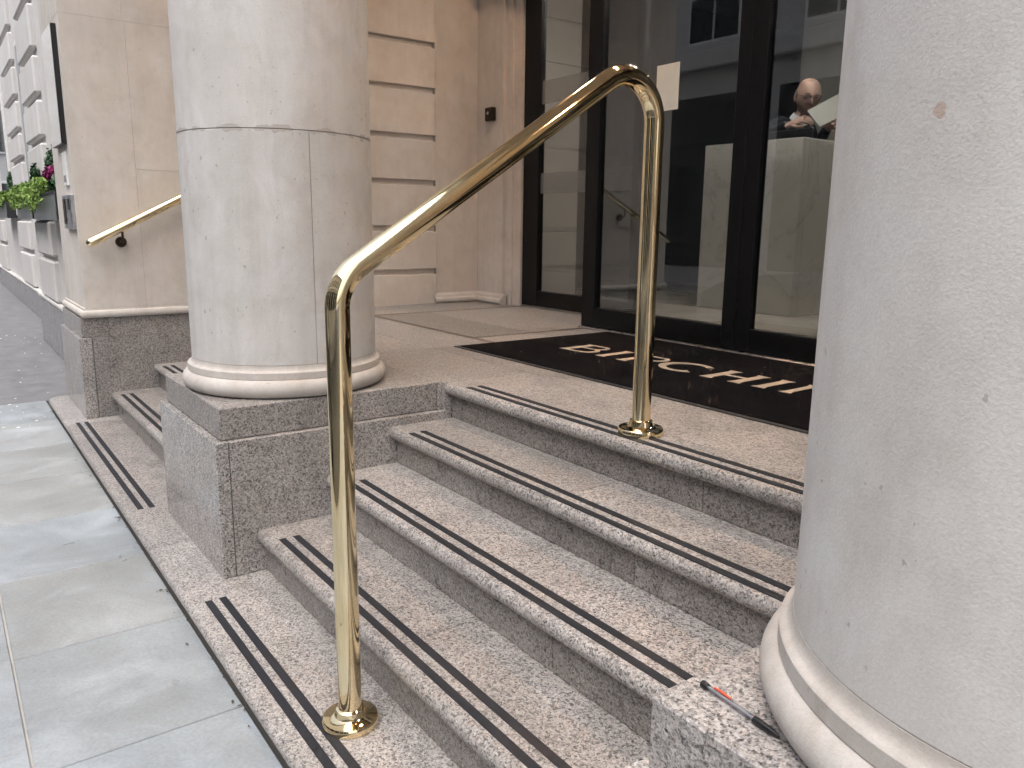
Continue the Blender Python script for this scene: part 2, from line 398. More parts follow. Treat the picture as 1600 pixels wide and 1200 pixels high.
struct(MB().box(-200, 200, -200, 200, -.6, -.31).build('ground', 'asphalt'))

# ------------------------------------------------------------------ plinth step (lowest, runs under pedestals)
def nose_profile(yf, yb, zt, th, r):
    p = [(yb, zt)]
    for k in range(9):
        a = math.pi / 2 + math.pi * k / 8
        p.append((yf + r + r * math.cos(a) * 1.0, zt - th / 2 + (th / 2) * math.sin(a)))
    p.append((yb, zt - th)); return p
def slabs(parent, xs, lev, yb, name='tread', mat='granite', th=.052, r=.024):
    if lev == 0: th, r = .040, .020
    for a, b in zip(xs[:-1], xs[1:]):
        MB().extrude_x(nose_profile(NOSE[lev], yb, LEV[lev], th, r), a + .0012, b - .0012).build(name, mat, parent, True)
low = thing('plinth_step', 'lowest granite step with rounded edge running along the pavement under the pedestals', 'step', (0, -.1, 0))
slabs(low, [-2.83, -1.6, -.45, 1.04, 2.3, 3.6, 4.9, 5.95], 0, .17)
# rounded left end slab
prof = []
mb = MB(); ring = []
x0, x1 = -3.86, -2.83
rings = []
for k in range(9):
    a = math.pi / 2 + math.pi * k / 8; off = .020 + .020 * math.cos(a); z = Z0 - .020 + .020 * math.sin(a)
    pts = [(x1 - .0008, .17, z), (x1 - .0008, NOSE[0] + off, z), (x0 + .10, NOSE[0] + off, z)]
    for q in range(1, 7):
        t = math.pi / 2 * q / 6; rr = .10 - off
        pts.append((x0 + .10 - rr * math.sin(t), NOSE[0] + .10 - rr * math.cos(t), z))
    pts.append((x0 + off, .17, z)); rings.append(pts)
mb.loft(rings); mb.build('tread', 'granite', low, True)
MB().box(-3.80, 5.95, -.105, .15, -.029, Z0 - .041).build('bed', 'dark_joint', low)
def strips(parent, lev, x0, x1, d=(.045, .098), w=.025):
    for k in d:
        y = NOSE[lev] + k
        MB().cbox(x0, x1, y - w / 2, y + w / 2, LEV[lev] - .001, LEV[lev] + .0022, .001).build('grip_strip', 'strip', parent)
strips(low, 0, .14, 1.95, (.070, .119)); strips(low, 0, -2.87, -.955, (.070, .119))

# ------------------------------------------------------------------ steps of the middle bay and the left bay
st = thing('entrance_steps', 'four speckled granite steps with black grip strips between the two column pedestals', 'steps', (1.04, .2, Z0))
def flight(parent, xa, xb, tj, rj, s0, s1, levs):
    for l in levs:
        yb = RISE[l + 1] + .02 if l < 4 else NOSE[4] + .16
        slabs(parent, [xa] + tj + [xb], l, yb)
        zs = LEV[l - 1]
        xs = [xa] + rj + [xb]
        for a, b in zip(xs[:-1], xs[1:]):
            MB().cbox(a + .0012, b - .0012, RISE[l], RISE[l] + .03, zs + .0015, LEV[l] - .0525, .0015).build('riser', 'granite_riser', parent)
        strips(parent, l, s0, s1, {1: (.050, .103), 2: (.040, .093), 3: (.030, .082), 4: (.034, .088)}[l])
        MB().box(xa, xb, RISE[l] + .032, 1.12, zs - .1, LEV[l] - .054).build('core', 'core', parent)
flight(st, BAY0 + .001, BAY1 - .001, [1.04], [.69, 1.385], .135, 1.95, (1, 2, 3, 4))
stl = thing('side_bay_steps', 'granite steps with black grip strips rising between the wall pier and the left pedestal', 'steps', (-1.9, .2, Z0))
flight(stl, -2.95, -.851, [-1.9], [-2.25, -1.55], -2.83, -.98, (1, 2, 3, 4))

# ------------------------------------------------------------------ landing
ld = struct(MB().box(-2.95, 5.0, 1.0, 3.3, .2, Z4 - .03).build('landing', 'core'))
MB().cbox(BAY0 - .0, BAY1, NOSE[4] + .1612, 1.40, Z4 - .05, Z4, .001).build('floor_slab', 'granite', ld)
def fslab(x0, x1, y0, y1): MB().cbox(x0 + .0008, x1 - .0008, y0 + .0008, y1 - .0008, Z4 - .04, Z4 - .0002, .0012).build('floor_slab', 'granite', ld)
for xa in (-.85, 2.085):
    MB().cbox(xa + .026, xa + .824, .9365, .958, .5815, Z4 - .0002, .0012).build('floor_slab', 'granite', ld); MB().cbox(xa + .001, xa + .849, .9585, 1.399, .56, Z4 - .0002, .0012).build('floor_slab', 'granite', ld)
fslab(-2.95, -.851, NOSE[4] + .161, 1.40)
fslab(2.937, 5.0, .94, 1.40)
for a, b in ((-2.95, -2.42), (-2.38, -.85), (-.85, .20), (.20, 1.44), (1.44, 2.9), (2.9, 5.0)):
    fslab(a, b, 1.40, 1.775)
for a, b in ((-2.38, -1.085), (-1.045, .2), (.2, 1.44), (1.44, 2.9), (2.9, 5.0)):
    fslab(a, b, 1.815, 2.25); fslab(a, b, 2.25, 3.3)
fslab(-2.95, -2.42, 1.815, 3.3)
for (a, b, c, d) in ((-2.95, 5.0, 1.7765, 1.8135), (-2.4185, -2.3815, 1.8145, 3.3), (-1.0835, -1.0465, 1.8145, 3.3)):
    MB().cbox(a, b, c, d, Z4 - .04, Z4 - .0006, .0005).build('inlay_band', 'inlay', ld)
MB().cbox(-2.4185, -2.3815, 1.4008, 1.7745, Z4 - .04, Z4 - .0006, .0005).build('inlay_band', 'inlay', ld)

# ------------------------------------------------------------------ pedestals and columns
def pedestal(x0, label):
    p = thing('column_pedestal', label, 'pedestal', (x0 + .425, .43, Z0), 'granite pedestals under the columns')
    x1 = x0 + .85
    MB().cbox(x0, x1, 0, .047, Z0 + .001, .58, .003).build('front_slab', 'granite_polished', p)
    MB().cbox(x0, x1, .0495, .99, Z0 + .001, .58, .003).build('body_block', 'granite_block', p)
    MB().box(x0 + .006, x1 - .006, .02, .98, Z0, .575).build('core', 'dark_joint', p)
    MB().cbox(x0 + .026, x1 - .026, .026, .934, .5815, Z4, .003).build('cap_slab', 'granite', p)
    return p
pedestal(-.85, 'granite pedestal with polished front under the left column')
pedestal(2.085, 'pale speckled granite pedestal under the near right column with a pen on it')
def arc_drum(cx, cy, r, ri, a0, a1, z0, z1, n, bev=.0015):
    prof = [(ri, z0), (r - bev, z0), (r, z0 + bev)] + [(r, z0 + (z1 - z0) * k / 4) for k in range(1, 4)] + [(r, z1 - bev), (r - bev, z1), (ri, z1)]
    mb = MB(); rings = []
    for j in range(n):
        a = a0 + (a1 - a0) * j / (n - 1); rings.append([(cx + q * math.cos(a), cy + q * math.sin(a), z) for q, z in prof])
    mb.loft(rings); return mb
def column(cx, cy, label, seam):
    c = thing('stone_column', label, 'column', (cx, cy, Z4), 'portico columns')
    torus = [(.33, Z4 + .0005), (.385, Z4 + .0005), (.398, Z4 + .004)]
    for k in range(1, 12):
        a = -math.pi / 2 + math.pi * k / 12; torus.append((.381 + .034 * math.cos(a), Z4 + .0375 + .0365 * math.sin(a)))
    torus += [(.392, Z4 + .0745), (.3915, Z4 + .099), (.3895, Z4 + .101), (.386, Z4 + .103)]
    torus += [(.374 + .012 * (1 - math.sin(math.pi / 2 * k / 5)), Z4 + .103 + .022 * (1 - math.cos(math.pi / 2 * k / 5))) for k in range(1, 6)] + [(.33, Z4 + .125)]
    MB().lathe(torus, cx, cy, 128).build('base_moulding', 'stone_base', c, True)
    MB().lathe([(.369, Z4 + .02), (.369, 4.2)], cx, cy, 64).build('mortar_core', 'mortar', c, True)
    zb = Z4 + .1255; zj = 1.690; e = .0036
    for a0, a1 in ((seam, seam + math.pi), (seam + math.pi, seam + 2 * math.pi)):
        arc_drum(cx, cy, .3735, .30, a0 + e, a1 - e, zb, zj - .0015, 64).build('drum', 'stone_column', c, True)
    arc_drum(cx, cy, .3725, .30, 0, 2 * math.pi, zj + .0015, 2.95, 128).build('drum', 'stone_column', c, True)
    arc_drum(cx, cy, .3705, .30, 0, 2 * math.pi, 2.953, 4.05, 128).build('drum', 'stone_column', c, True)
    MB().lathe([(.35, 4.052), (.372, 4.052), (.385, 4.07), (.372, 4.09), (.375, 4.13), (.42, 4.19), (.42, 4.20), (.35, 4.20)], cx, cy, 96).build('capital', 'stone', c, True)
    MB().cbox(cx - .43, cx + .43, cy - .43, cy + .43, 4.202, 4.298, .004).build('abacus', 'stone', c)
    return c
# seam of the left column seen at pixel 490,400
column(-.425, .43, 'left round limestone column on granite pedestal, its drum joint dark across', R(-2.1))
column(2.51, .43, 'large near limestone column at the right edge, pitted grey surface', R(20))

# ------------------------------------------------------------------ portico top and upper building
ent = tag(MB().cbox(-3.85, 6.0, 0.0, .86, 4.30, 5.1, .01).build('entablature', 'stone'), 'stone beam across the tops of the portico columns', 'beam')
struct(MB().box(-3.6, 6.0, .862, 3.3, 4.45, 4.7).build('soffit', 'stone_wall'))
tag(MB().box(-3.84, 6.0, .1, 3.2, 5.102, 13).build('upper_building', 'facade'), 'upper storeys of the pale stone building above the portico', 'building')

# ------------------------------------------------------------------ wall pier on the left
pr = thing('wall_pier', 'smooth limestone wall pier with granite base and brass handrail at far left', 'pier', (-3.4, .4, 0))
XP = -2.95
MB().cbox(-3.83, XP, -.030, .046, Z0 + .001, .599, .003).build('base_front_slab', 'granite_polished', pr)
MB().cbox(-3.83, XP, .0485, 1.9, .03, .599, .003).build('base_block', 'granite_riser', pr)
MB().box(-3.80, XP - .02, 0.005, 1.8, .02, .726).build('core', 'dark_joint', pr)
MB().cbox(-3.815, XP - .012, -.010, .155, .6005, .727, .002).build('band_block', 'granite_polished', pr)
MB().cbox(-3.815, XP - .012, .1565, 1.9, .6005, .727, .002).build('band_block', 'granite', pr)
# torus moulding round front and side
def mould_ring(x0, x1, y0, y1, prof):
    # prof: list of (outset, z); path left-front-right side
    mb = MB(); rings = []
    for o, z in prof: rings.append([(x0 - o, y1, z), (x0 - o, y0 - o, z), (x1 + o, y0 - o, z), (x1 + o, y1, z)])
    mb.loft(rings, False, False); return mb
pf = [(0, .7275), (.012, .7285)] + [(.012 + .020 * math.cos(-math.pi / 2 + math.pi * k / 8), .7535 + .025 * math.sin(-math.pi / 2 + math.pi * k / 8)) for k in range(9)] + [(.012, .779), (.011, .792), (.0, .7925), (-.05, .7926)]
mould_ring(-3.80, XP - .012, .024, 1.9, pf).build('base_moulding', 'stone', pr, True)
XS = XP - .004
def blk(par, y0, y1, z0, z1, x1=XS, x0=-3.80, name='block', mat='stone', e=.0005, b=.0014):
    return MB().cbox(x0, x1, y0 + e, y1 - e, z0 + e, z1 - e, b).build(name, mat, par)
blk(pr, .024, .394, .793, 2.59); blk(pr, .394, 1.30, .793, 1.684); blk(pr, .394, 1.30, 1.684, 2.59)
blk(pr, .024, .382, 2.59, 4.299); blk(pr, .382, 1.30, 2.59, 4.299)
MB().box(-3.79, XS - .004, .03, 1.29, .75, 4.29).build('mortar_core', 'stone', pr)

# ------------------------------------------------------------------ recess side wall with grooved courses
def recess_wall(sx, label):
    w = thing('recess_wall', label, 'wall', (sx * 4.0 + 1.05, 2.0, Z4), 'grooved side walls of the entrance recess')
    def X(x): return 1.05 + sx * (x - 1.05) if sx < 0 else x
    def bx(x0, x1, y0, y1, z0, z1, name, mat='stone_wall', b=.004):
        a, c = sorted((X(x0), X(x1))); return MB().cbox(a, c, y0, y1, z0, z1, b).build(name, mat, w)
    tops = [.945, 1.295, 1.660, 2.013, 2.378, 2.722, 3.08, 3.44, 3.80, 4.16]
    z = .55
    for t in tops:
        bx(-3.6, -2.95, 1.302, 2.668, z, t, 'course_block'); z = t + .044
    bx(-3.6, -2.95, 1.302, 2.668, z, 4.44, 'course_block')
    bx(-3.6, -2.985, 1.31, 2.668, .5, 4.43, 'backing', 'stone_wall')
    # pilaster and door jamb
    bx(-3.6, -2.962, 2.671, 3.0865, .5, 4.44, 'pilaster_side')
    bx(-3.6, -2.60, 3.088, 3.30, .5, 4.44, 'jamb_block')
    bx(-3.6, -2.53, 3.125, 3.302, .5, 4.44, 'jamb_recess')
    bx(-3.6, -2.43, 3.150, 3.304, .5, 4.44, 'jamb_block')
    return w
wl = recess_wall(1, 'warm limestone recess wall with deep horizontal grooves left of the doors')
# mirrored wall on the far right, hidden by the near column but closing the recess
recess_wall(-1, 'grooved limestone wall closing the recess behind the near right column')
# base moulding at foot of pilaster
path = [(-2.965, 2.655), (-2.965, 3.058), (-2.60, 3.058)]
prof = [(0, .7005), (.030, .7005)] + [(.030 + .022 * math.cos(-math.pi / 2 + math.pi * k / 8), .7255 + .024 * math.sin(-math.pi / 2 + math.pi * k / 8)) for k in range(9)] + [(.028, .752), (.026, .768), (.014, .772), (0, .790)]
mb = MB(); rings = []
for o, z in prof: rings.append([(-2.965 + o, 2.640, z), (-2.965 + o, 3.089 - o, z), (-2.56, 3.089 - o, z), (-2.56, 3.11, z)])
mb.loft(rings, False, False)
mb.build('pilaster_moulding', 'stone_wall', wl, True)

# bell push
bp = thing('bell_box', 'small square bronze box on the stone door jamb', 'entry box', (-2.745, 3.06, 2.24))
bc_ = MB().cbox(-2.795, -2.695, 3.040, 3.0875, 2.185, 2.290, .006).build('case', 'bronze', bp)
MB().tube([(-2.745, 3.0398, 2.245), (-2.745, 3.034, 2.245)], .012, 16).build('button', 'steel', bc_, True)
# ------------------------------------------------------------------ glazed entrance
YL, YF = 2.72, 3.20
def glazing(name, label, cat, x0, x1, y, st_l, st_r, zt, loc):
    d = thing(name, label, cat, loc); t = .028
    zb, zr = Z4 + .012, Z4 + .135
    MB().cbox(x0, x0 + st_l, y - t, y + t, zb, zt, .003).build('stile', 'black_metal', d)
    MB().cbox(x1 - st_r, x1, y - t, y + t, zb, zt, .003).build('stile', 'black_metal', d)
    MB().cbox(x0 + st_l, x1 - st_r, y - t, y + t, zb, zr, .003).build('bottom_rail', 'black_metal', d)
    MB().cbox(x0 + st_l, x1 - st_r, y - t, y + t, zt - .12, zt, .003).build('top_rail', 'black_metal', d)
    MB().box(x0 + st_l, x1 - st_r, y - .002, y + .002, zr, zt - .12).build('pane', 'glass', d)
    return d
ZT = 3.55
glazing('glass_door_leaf', 'black framed glass door leaf with white paper notice, left of the meeting stiles', 'door', -1.125, .120, YL, .125, .088, ZT, (-.5, YL, Z4))
glazing('glass_door_leaf', 'black framed glass door leaf partly hidden by the near column', 'door', .124, 1.37, YL, .088, .125, ZT, (.75, YL, Z4))
glazing('glass_door_leaf', 'black framed glass door leaf fully hidden behind the near column', 'door', 1.374, 2.62, YL, .125, .088, ZT, (2.0, YL, Z4))
fp = glazing('fixed_glass_panel', 'narrow fixed glass panel with frosted bands beside the stone jamb', 'window', -2.43, -1.13, YF, .20, .06, ZT, (-1.8, YF, Z4))
for a, b in ((2.27, 2.44), (1.60, 1.755)):
    MB().box(-2.23, -1.19, YF - .0065, YF - .0045, a, b).build('frosted_band', 'frost', fp)
fr = thing('glass_return', 'glass side pane joining the door leaves to the fixed panel', 'window', (-1.1, 2.95, Z4))
MB().box(-1.112, -1.108, YL + .03, YF - .03, Z4 + .1, ZT).build('pane', 'glass', fr)
MB().cbox(-1.124, -1.096, YL + .03, YF - .03, Z4 + .012, Z4 + .098, .003).build('bottom_rail', 'black_metal', fr)
fpr = glazing('fixed_glass_panel', 'fixed glass panel on the far right behind the near column', 'window', 2.63, 4.53, YF, .06, .20, ZT, (3.5, YF, Z4))
hd = tag(MB().cbox(-2.43, 4.53, YL - .05, YF + .06, ZT + .002, 4.448, .005).build('door_header', 'black_metal'), 'black header panel above the glass doors', 'header')
th = thing('door_threshold', 'thin pale metal threshold strip under the door leaves', 'threshold', (0, 2.70, Z4))
MB().cbox(-1.12, 2.62, YL - .060, YL - .031, Z4, Z4 + .010, .003).build('front_lip', 'steel', th)
MB().box(-1.12, 2.62, YL - .030, YL + .06, Z4, Z4 + .0095).build('track', 'steel', th)
nt_ = thing('paper_notice', 'blank white paper notice stuck on the glass door', 'notice', (-.47, YL - .004, 2.13))
MB().box(-.555, -.385, YL - .0046, YL - .0030, 2.005, 2.255).build('sheet', 'paper', nt_)

# ------------------------------------------------------------------ door mat
dm = thing('door_mat', 'large black entrance mat with cream capital lettering in front of the doors', 'mat', (1.05, 2.07, Z4))
MB().cbox(-.80, 2.90, 1.54, 2.635, Z4, Z4 + .0095, .003).build('pile', 'mat_pile', dm)
mbx = MB(); mbx.box(-.825, 2.925, 1.517, 1.5395, Z4, Z4 + .005); mbx.box(-.825, 2.925, 2.6355, 2.658, Z4, Z4 + .005)
mbx.box(-.825, -.8005, 1.5395, 2.6355, Z4, Z4 + .005); mbx.box(2.9005, 2.925, 1.5395, 2.6355, Z4, Z4 + .005)
mbx.build('rubber_border', 'mat_rubber', dm)
CAPH = .225; BASE = Vector((-.44, 1.945)); TILT = R(1.6); letter_no = [0]
def letter(polys, x, parent):
    # polys: outlines in letter units (u right, v up, cap height 1); each letter is one raised mesh
    mb = MB()
    for k, pl in enumerate(polys):
        zt = Z4 + .0108 + (.0002 * k if k < 5 else .0012); pts = []
        for u, v in pl:
            a, b = x + u * CAPH, v * CAPH
            pts.append((BASE.x + a * math.cos(TILT) - b * math.sin(TILT), BASE.y + a * math.sin(TILT) + b * math.cos(TILT)))
        mb.loft([[(p[0], p[1], Z4 + .0085) for p in pts], [(p[0], p[1], zt) for p in pts]])
    mb.build('letter', 'mat_letter', parent)
def stem(u, w=.19, fl=.05): return [(u - fl, 0), (u + w + fl, 0), (u + w, .16), (u + w, .84), (u + w + fl, 1), (u - fl, 1), (u, .84), (u, .16)]
def band(cu, cv, ru, rv, tu, tv, a0, a1, n=18):
    out = [(cu + ru * math.cos(R(a0 + (a1 - a0) * k / n)), cv + rv * math.sin(R(a0 + (a1 - a0) * k / n))) for k in range(n + 1)]
    inn = [(cu + (ru - tu) * math.cos(R(a0 + (a1 - a0) * k / n)), cv + (rv - tv) * math.sin(R(a0 + (a1 - a0) * k / n))) for k in range(n + 1)]
    quads = []
    for k in range(n): quads.append([out[k], out[k + 1], inn[k + 1], inn[k]])
    return quads
def bar(u0, u1, v0, v1): return [(u0, v0), (u1, v0), (u1, v1), (u0, v1)]
GL = {
 'B': [stem(.05), bar(.1, .11, .3, .31)] + [bar(.2, .61, .0, .09), bar(.2, .61, .51, .60), bar(.2, .59, .91, 1.0)] + band(.58, .75, .30, .25, .12, .09, -90, 90) + band(.60, .30, .40, .30, .14, .09, -90, 90),
 'I': [stem(.02)],
 'R': [stem(.05)] + [bar(.2, .53, .45, .54), bar(.2, .53, .91, 1.0)] + [[(.42, .48), (.62, .48), (1.02, 0), (.78, 0)], bar(.2, .21, .2, .21)] + band(.52, .725, .34, .275, .13, .09, -90, 90),
 'C': [bar(.05, .06, .49, .50)] * 5 + band(.62, .5, .62, .52, .20, .11, 48, 312, 30),
 'H': [stem(.05), stem(.72), bar(.2, .76, .47, .57)],
 'N': [stem(.05, .15), stem(.83, .15), [(.0, 1), (.24, 1), (1.0, 0), (.80, 0)]],
}
for ch, x in (('B', 0), ('I', .285), ('R', .43), ('C', .645), ('H', .955), ('I', 1.235), ('N', 1.36)):
    letter(GL[ch], x, dm)

# ------------------------------------------------------------------ brass handrail on the steps
hr = thing('brass_handrail', 'polished brass tube handrail bent over the middle of the steps', 'handrail', (1.055, .03, Z0))
RX = 1.055; TR = .0302
ax = fillet([(RX, .022, Z0 + .03), (RX, .022, 1.2255), (RX, 1.062, 1.894), (RX, 1.062, Z4 + .03)], [.12, .125], 20)
MB().tube(ax, TR, 32).build('tube', 'brass', hr, True)
def flange(x, y, z):
    MB().lathe([(.0, z + .0005), (.073, z + .0005), (.0745, z + .003), (.0745, z + .017), (.071, z + .0215), (.050, z + .0245), (.042, z + .028), (.040, z + .034), (.0375, z + .044), (.033, z + .0475), (.0288, z + .048)], x, y, 64).build('base_flange', 'brass', hr, True)
flange(RX, .022, Z0); flange(RX, 1.062, Z4)

# wall handrail on the pier
wr = thing('wall_handrail', 'brass handrail fixed to the far left pier wall on dark brackets', 'handrail', (XP + .07, .4, 1.3))
p0 = Vector((XP + .075, .055, 1.205)); sl_ = Vector((0, 1, .51)).normalized()
pts = [p0 + sl_ * (.028 - .028 * math.cos(R(a))) for a in (8, 25, 45, 65, 90)] + [p0 + sl_ * 1.2]
MB().tube(pts, [.028 * math.sin(R(a)) for a in (8, 25, 45, 65, 90)] + [.028], 28).build('tube', 'brass', wr, True)
for s_ in (.24, .72, 1.1):
    c = p0 + sl_ * s_
    br = MB(); br.tube([(XP - .004, c.y, c.z - .095), (XP + .008, c.y, c.z - .095)], .034, 24); wp_ = br.build('wall_plate', 'bronze', wr, True)
    MB().tube(fillet([(XP + .006, c.y, c.z - .095), (c.x, c.y, c.z - .095), (c.x, c.y, c.z - .020)], [.035], 8), .008, 12).build('bracket_arm', 'bronze', wp_, True)

# ------------------------------------------------------------------ plaques on the front of the pier
YPF = .024
pq = thing('mirror_plaque', 'tall mirror polished plaque with black edge on the pier front', 'plaque', (-3.2, YPF, 2.2))
MB().cbox(-3.50, -3.055, -.004, YPF + .001, 1.83, 2.545, .003).build('backing_box', 'black_plastic', pq)
MB().cbox(-3.50, -3.057, -.0085, -.0045, 1.832, 2.543, .0015).build('face_plate', 'mirror_plate', pq)
sm = thing('number_sign', 'small narrow clear sign strip below the mirror plaque', 'sign', (-3.2, YPF, 1.7))
MB().cbox(-3.26, -3.12, .012, YPF + .0005, 1.575, 1.785, .002).build('plate', 'white_paint', sm)
MB().box(-3.245, -3.135, .0105, .0118, 1.60, 1.64).build('panel', 'steel', sm)
ic = thing('intercom_panel', 'steel intercom panel at the corner of the pier', 'intercom', (-3.15, YPF, 1.42))
ip_ = MB().cbox(-3.34, -2.985, .0, YPF + .0005, 1.30, 1.515, .003).build('plate', 'steel', ic)
MB().cbox(-3.30, -3.20, -.004, -.0005, 1.33, 1.49, .001).build('button_row', 'bronze', ip_)
MB().cbox(-3.10, -3.03, -.004, -.0005, 1.42, 1.49, .001).build('speaker', 'black_plastic', ip_)

# ------------------------------------------------------------------ ball pen on right pedestal
pn = thing('ball_pen', 'clear ball pen with red clip lying on the right pedestal', 'pen', (2.2, .1, Z4))
PA = Vector((2.139, .103, Z4 + .0062)); PB = Vector((2.285, .090, Z4 + .0062))
d = (PB - PA).normalized(); LN = (PB - PA).length
def pt(t): return PA + d * t
bl_ = MB().tube([pt(.010), pt(.100)], .0046, 20).build('barrel', 'clear', pn, True)
MB().tube([pt(.012), pt(.100)], .0021, 12).build('refill', 'steel', bl_, True)
MB().tube([pt(0), pt(.001), pt(.009), pt(.012)], [.0046, .0056, .0056, .0048], 20).build('end_cap', 'black_plastic', pn, True)
MB().tube([pt(.100), pt(.104), pt(.128), pt(.142)], [.0057, .0058, .0048, .0016], 20).build('grip', 'black_plastic', pn, True)
side = Vector((-d.y, d.x, 0))
if side.y < 0: side = -side
MB().tube([pt(.018) + side * .0072, pt(.030) + side * .0078, pt(.050) + side * .0070], [.0018, .0022, .0018], 8).build('clip', 'red_plastic', bl_, True)

# ------------------------------------------------------------------ rusticated facade beyond the pier
def facade(name, label, x0, x1, y, zp, pil, blocks, ztop):
    f = thing(name, label, 'building', ((x0 + x1) / 2, y + .3, 0))
    MB().cbox(x0, x1, y, y + .5, 0.0, zp, .004).build('plinth', 'granite_dark', f)
    MB().box(x0, x1, y + .012, y + .5, zp + .0005, zp + .012).build('shadow_gap', 'dark_joint', f)
    MB().cbox(x0, x1, y - .010, y + .5, zp + .0125, zp + .045, .006).build('ledge', 'facade', f)
    yw = y + .05
    return f, yw
fA, ya = facade('rusticated_facade', 'white stone facade with projecting blocks and grey plinth next to the pier', -7.6, -3.836, .19, .50, None, None, 6)
BA = [(.555, .955), (1.0, 1.335), (1.395, 1.70), (1.755, 2.06), (2.12, 2.445), (2.505, 2.835), (2.90, 3.28), (3.345, 3.72), (3.79, 4.2), (4.26, 4.7)]
for a, b in BA: MB().cbox(-7.2, -6.0, .185, ya + .03, a, b, .018).build('block', 'facade', fA)
for (a, b, c, d_) in ((-7.6, -5.25, .547, 5.1), (-5.25, -4.25, 1.30, 5.1), (-4.25, -3.836, .547, 5.1), (-5.25, -4.25, .547, .60)):
    MB().box(a + .0005, b - .0005, ya, ya + .4, c, d_ - .0005).build('wall', 'facade', fA)
MB().box(-5.24, -4.26, ya + .12, ya + .2, .60, 1.30).build('vent_panel', 'bronze', fA)
fB, yb_ = facade('rusticated_facade', 'further white stone facade with projecting blocks set back down the lane', -34, -7.606, .385, .34, None, None, 6)
BB = [(.40, .86), (.92, 1.32), (1.39, 1.72), (1.79, 2.12), (2.20, 2.50), (2.575, 2.92), (3.0, 3.36), (3.44, 3.80), (3.88, 4.3), (4.38, 4.8)]
for (xa, xb) in ((-11.9, -10.25), (-16.6, -14.9), (-21.5, -19.8)):
    for a, b in BB: MB().cbox(xa, xb, .380, yb_ + .03, a, b, .018).build('block', 'facade', fB)
MB().box(-34, -7.606, yb_, yb_ + .6, .387, 12.5).build('wall', 'facade', fB)
for k, xa in enumerate((-9.8, -14.4, -19.3)):
    wd_ = MB().cbox(xa, xa + 1.7, yb_ - .03, yb_ + .01, 1.62, 3.6, .01).build('window', 'white_paint', fB)
    MB().box(xa + .08, xa + 1.62, yb_ - .034, yb_ - .031, 1.70, 3.52).build('window_pane', 'glass_dark', wd_)
MB().box(-7.6, -3.836, .25, 3.2, 5.102, 13).build('upper_wall', 'facade', fA)

# planters with plants
def planter(x0, x1, y0, y1, z0, z1, label):
    p = thing('window_planter', label, 'planter', ((x0 + x1) / 2, (y0 + y1) / 2, z0), 'zinc planters on the facade ledge')
    fp_ = MB().cbox(x0, x1, y0, y0 + .008, z0, z1, .002).build('front_panel', 'planter_zinc', p)
    MB().box(x1 - .008, x1 - .0003, y0 + .0085, y1, z0, z1 - .001).build('end_panel', 'planter_dark', p)
    MB().box(x0 + .0003, x0 + .008, y0 + .0085, y1, z0, z1 - .001).build('end_panel', 'planter_dark', p)
    MB().box(x0 + .009, x1 - .009, y0 + .0085, y1, z0 + .002, z1 - .03).build('soil', 'planter_dark', p)
    MB().cbox(x0 - .012, x1 + .012, y0 - .006, y0 - .0005, z1 - .022, z1 + .004, .002).build('rim', 'planter_dark', fp_)
planter(-5.89, -4.33, .066, .236, 1.352, 1.57, 'grey zinc planter nearest the pier, lime foliage spilling over it')
planter(-7.56, -6.08, .066, .180, 1.358, 1.57, 'grey zinc planter standing second from the pier')
planter(-13.6, -11.75, .25, .43, 1.36, 1.60, 'grey zinc planter farthest down the facade')
def leaf_mesh(mb, c, size, rnd):
    n = Vector((rnd.gauss(0, .6), rnd.gauss(-.4, .6), rnd.gauss(.5, .5))).normalized()
    a = n.orthogonal().normalized(); a.rotate(Matrix.Rotation(rnd.uniform(0, 6.28), 3, n)); b = n.cross(a)
    s_ = size * rnd.uniform(.6, 1.25); c = Vector(c)
    mb.add([c - a * s_, c - a * s_ * .1 + b * s_ * .5, c + a * s_ + n * s_ * -.15, c - a * s_ * .1 - b * s_ * .5], [(0, 1, 2), (0, 2, 3)])
def plant(name, label, cat, mat, c, rad, n, size, trail=0.0, seed=1):
    rnd = random.Random(seed); t = thing(name, label, cat, (c[0], c[1], 1.56)); mb = MB()
    for _ in range(n):
        while True:
            q = Vector((rnd.uniform(-1, 1), rnd.uniform(-1, 1), rnd.uniform(-1, 1)))
            if .3 < q.length < 1: break
        p = Vector((c[0] + q.x * rad[0], c[1] + q.y * rad[1], c[2] + q.z * rad[2] * (.75 + .25 * math.sin(q.x * 9 + seed))))
        if trail and rnd.random() < .3 : p.y = c[1] - rad[1] * rnd.uniform(.75, 1.1); p.z -= rnd.uniform(0, trail)
        leaf_mesh(mb, p, size, rnd)
    mb.build('foliage', mat, t)
    st_ = MB()
    for k in range(5):
        x = c[0] + rad[0] * rnd.uniform(-.6, .6); st_.tube([(x, c[1], 1.545), (x + rnd.uniform(-.03, .03), c[1], c[2])], [.006, .003], 6)
    st_.build('stem', 'green', t)
plant('trailing_plant', 'lime green trailing plant over the planter nearest the pier', 'plant', 'lime', (-5.45, .12, 1.635), (.62, .115, .10), 1700, .022, .15, 3)
plant('trailing_plant', 'lime green trailing plant over the second planter', 'plant', 'lime', (-6.85, .10, 1.63), (.70, .10, .10), 1500, .024, .12, 4)
plant('trailing_plant', 'lime green plant in the farthest planter', 'plant', 'lime', (-12.6, .30, 1.68), (.85, .12, .12), 1000, .036, .12, 5)
plant('small_shrub', 'dark green shrub standing right behind the magenta flowers', 'shrub', 'green', (-4.95, .17, 1.80), (.30, .07, .19), 1000, .019, 0, 6)
plant('small_shrub', 'dark leafy plant at the near end of the nearest planter', 'shrub', 'green', (-4.50, .15, 1.63), (.16, .09, .085), 260, .035, 0, 12)
